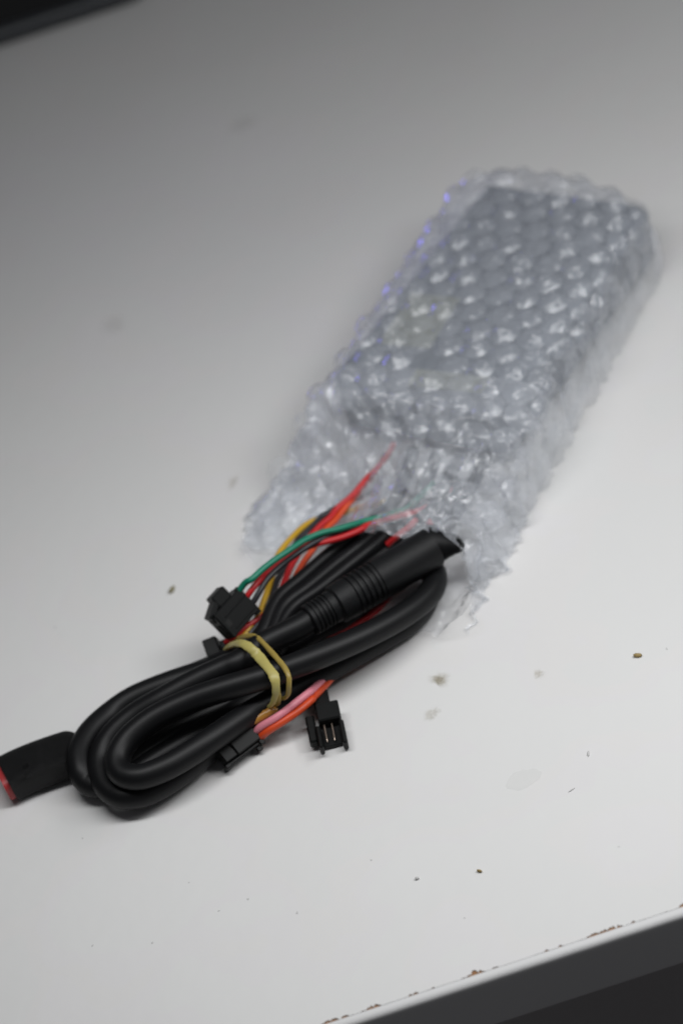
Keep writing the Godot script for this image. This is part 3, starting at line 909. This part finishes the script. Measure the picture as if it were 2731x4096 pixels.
	block(tb, of + (lf * 8.2 + wf * 5.4 - nf * 1.9) * MM, lf, wf, nf, Vector3(1.3, 1.1, 1.3), 0.15)
	part("finger_tab", tb.mesh(), M.housing, c2)
	for k in 2:
		var so := Buf.new()
		block(so, of + (lf * 0.06 + wf * (0.9 + k * 1.9) - nf * 2.7) * MM, lf, wf, nf, Vector3(0.2, 1.2, 1.8), 0.05)
		part("socket", so.mesh(), M.hollow, c2)
	part("glue_bead", blob(of + (lf * 9.7 + wf * 2.9 - nf * 1.7) * MM, Vector3(1.0, 0.9, 0.9), 0.5, 5, 0.12), M.amber, c2)
	wire("pink_wire", [of + (lf * 9.0 + wf * 1.9 - nf * 1.8) * MM, V(-31.66, 5.6, 68.17), V(-27.7, 7, 68.34), V(-23.42, 7.4, 66.65), V(-19.4, 6.8, 63.87), V(-18.61, 6, 62.58), V(-15.65, 4.8, 59.21), V(-12.98, 3.6, 56.3), V(-11.01, 2.8, 54.6), V(-5.68, 2, 51.93), V(1.19, 1.6, 48.72)], 0.88, M.pink, c2)
	wire("orange_wire", [of + (lf * 9.0 + wf * 3.5 - nf * 2.2) * MM, V(-30.95, 4.6, 69.33), V(-26.98, 5.8, 69.17), V(-22.75, 6.2, 67.8), V(-19.21, 5.8, 65.28), V(-19.18, 5.2, 64.37), V(-16.97, 4.4, 61.87), V(-14.42, 3.6, 58.87), V(-12.04, 2.8, 55.75), V(-9.7, 2, 53.4), V(-2.1, 1.6, 49.43)], 0.86, M.orange, c2)

	# open pin connector at the right
	var c1 := thing("pin_connector", "black open connector showing metal pins between two prongs on the desk", "connector", V(-17.05, 0, 69.3))
	var og := V(-19.34, 4.2, 76.43)
	var axg := housing_axes(V(-18.87, 5, 70.3) - og, V(-15.96, 3.9, 76.76) - og, Vector3(0.1, 0.9, 0.4))
	var lg: Vector3 = axg[0]
	var wg: Vector3 = axg[1]
	var ng: Vector3 = axg[2]
	var hg := Buf.new()
	block(hg, og + (lg * 7.6 + wg * 2.2 - ng * 2.0) * MM, lg, wg, ng, Vector3(5.0, 5.2, 4.0), 0.3)
	block(hg, og + (lg * 2.6 + wg * 1.9 - ng * 3.3) * MM, lg, wg, ng, Vector3(5.4, 4.2, 0.8), 0.15)
	part("housing", hg.mesh(), M.housing, c1)
	var bkb := Buf.new()
	block(bkb, og + (lg * 12.4 + wg * 1.2 - ng * 3.4) * MM, lg, wg, ng, Vector3(5.6, 3.6, 3.2), 0.4)
	part("back_shell", bkb.mesh(), M.housing, c1)
	for sd in [[-0.7, 1.0, 6.2], [4.6, 1.1, 6.6]]:
		var pr := Buf.new()
		block(pr, og + (lg * (sd[2] / 2.0 - 1.9) + wg * sd[0] - ng * 1.9) * MM, lg, wg, ng, Vector3(sd[2], sd[1], 3.2), 0.35)
		part("prong", pr.mesh(), M.housing, c1)
	var sl := Buf.new()
	block(sl, og + (lg * 4.6 - wg * 2.1 - ng * 2.6) * MM, lg, wg, ng, Vector3(7.6, 2.0, 2.6), 0.4)
	part("side_latch", sl.mesh(), M.housing, c1)
	for k in 2:
		var pin := Buf.new()
		revolve(pin, og + (lg * 5.4 + wg * (0.75 + 1.7 * k) - ng * 1.9) * MM, og + (wg * (0.75 + 1.7 * k) - ng * 1.9) * MM, [[0.0, 0.22], [4.4, 0.22], [5.1, 0.06]], 10)
		part("pin", pin.mesh(), M.metal, c1)
	part("cable", tube([og + (lg * 14.5 + wg * 1.2 - ng * 3.4) * MM, V(-20.94, 2.4, 58.54), V(-23.99, 2.4, 55.64), V(-30.2, 2.4, 55.67)], 1.3, 12), M.thin, c1)

# ---------------------------------------------------------------- rubber band
func band_loop(pts: Array, wide: Array, thick: float, sd: int) -> ArrayMesh:
	var b := Buf.new()
	var path := smooth_path(spline(pts, 12), 4)
	var nz := FastNoiseLite.new()
	nz.seed = sd
	nz.frequency = 0.05
	var sides := 16
	var n := path.size()
	for k in n:
		var t: Vector3 = (path[mini(k + 1, n - 1)] - path[maxi(k - 1, 0)]).normalized()
		# the flat of the ribbon lies against the bundle
		var outward := Vector3(0.05, 0.8, 0.6)
		outward = (outward - t * outward.dot(t)).normalized()
		var side := t.cross(outward).normalized()
		var f := float(k) / (n - 1) * (wide.size() - 1)
		var wd: float = lerpf(wide[int(f)], wide[mini(int(f) + 1, wide.size() - 1)], f - int(f)) * (1.0 + 0.2 * nz.get_noise_1d(k * 1.5))
		var twist := 0.5 * nz.get_noise_1d(k * 1.2 + 300.0)
		var s2 := side * cos(twist) + outward * sin(twist)
		var o2 := outward * cos(twist) - side * sin(twist)
		for s in sides + 1:
			var a := TAU * s / sides
			var groove := 1.0 - 0.3 * exp(-pow((cos(a) - 0.15 * nz.get_noise_1d(k * 2.0)) / 0.2, 2.0))
			b.v.append(path[k] + (s2 * cos(a) * wd + o2 * sin(a) * thick * groove) * MM)
			b.n.append((s2 * cos(a) / wd + o2 * sin(a) / thick).normalized())
			b.uv.append(Vector2(k * 0.1, float(s) / sides))
	b.grid(n, sides + 1, 0)
	return b.mesh()

func build_band() -> void:
	var band := thing("rubber_band", "yellowed translucent rubber band wound twice round the cable bundle", "rubber band", V(-28.86, 0, 44.87))
	part("front_strand", band_loop([V(-36.09, 6, 42.73), V(-34.42, 10, 45.03), V(-32.36, 14, 48.82), V(-30.01, 17, 52.94), V(-28.46, 17.6, 56.12), V(-27.38, 16.8, 58.25), V(-26.21, 17.4, 62.62), V(-25.37, 17.2, 65.4), V(-25.26, 16.4, 67.03), V(-25.68, 14.6, 67.73), V(-26.43, 12.4, 67.52), V(-27.58, 10, 66.75), V(-28.67, 8, 65.51), V(-30.07, 5, 62.39)], [0.45, 0.6, 0.75, 1.05, 1.15, 1.15, 1.1, 1.1, 1.0, 0.8, 0.65, 0.5, 0.4], 0.42, 3), M.rubber, band)
	part("rear_strand", band_loop([V(-32.83, 8, 41.91), V(-31.2, 11, 44.24), V(-29.27, 13.6, 47.17), V(-27.32, 15, 49.51), V(-25.97, 16, 52.95), V(-24.65, 16.6, 57.27), V(-23.38, 17.2, 61.7), V(-22.46, 17.2, 64.93), V(-22.16, 16.6, 67.22), V(-22.72, 15, 68.25), V(-23.44, 12.6, 68.02), V(-24.42, 10.6, 67), V(-25.49, 9, 65.24), V(-27.05, 6, 61.66)], [0.45, 0.55, 0.6, 0.6, 0.6, 0.62, 0.6, 0.6, 0.6, 0.55, 0.5, 0.4, 0.35], 0.42, 8), M.rubber_old, band)
	part("tail_strand", band_loop([V(-25.45, 11.6, 65.33), V(-25.73, 10.6, 66.39), V(-26.34, 9, 66.32), V(-27.18, 7.4, 65.05)], [0.4, 0.45, 0.45, 0.35], 0.35, 12), M.rubber_old, band)
	var knot := Buf.new()
	var kp := spline([V(-33.41, 6.4, 67.04), V(-31.78, 6.8, 66.66), V(-29.73, 7, 66.29), V(-28.22, 7, 65.96), V(-27.19, 6.6, 65.7)], 24)
	sweep(knot, kp, func(f): return (1.05 * pow(maxf(sin(PI * clampf(f * 0.9 + 0.07, 0.0, 1.0)), 0.05), 0.4) + 0.09 * sin(f * 44.0) * smoothstep(0.3, 0.5, f)) * MM, 18)
	part("twisted_end", knot.mesh(), M.amber, band)

# ---------------------------------------------------------------- crumbs on the desk
func build_crumbs() -> void:
	var list := [
		["brown seed crumb lying right of the dark stain on the desk", V(51.76, 0.45, 78.43), Vector3(0.95, 0.4, 0.5), -0.35, M.seed],
		["tiny brown seed lying near the chipped front edge", V(3.83, 0.35, 123.03), Vector3(0.6, 0.3, 0.25), -0.75, M.seed],
		["olive crumb lying left of the three-pin connector", V(-44.62, 0.45, 8.31), Vector3(1.1, 0.5, 0.6), 0.9, M.seed_green],
		["grey dust crumb lying left of the tiny brown seed", V(-8.84, 0.3, 119.63), Vector3(0.4, 0.3, 0.35), 0.2, M.dust],
		["thin dark sliver of dust lying upright in view, right of the glue drop", V(33.65, 0.2, 101.4), Vector3(0.2, 0.15, 0.75), -0.25, M.dust],
		["faint grey hair lying below the dark sliver of dust", V(27.59, 0.12, 109.6), Vector3(0.8, 0.08, 0.12), 0.35, M.dust],
	]
	var k := 0
	for c in list:
		var o := thing("crumb", c[0], "crumb", Vector3(c[1].x, 0, c[1].z))
		part("grain", blob(c[1], c[2], c[3], 20 + k, 0.3, 8), c[4], o)
		k += 1
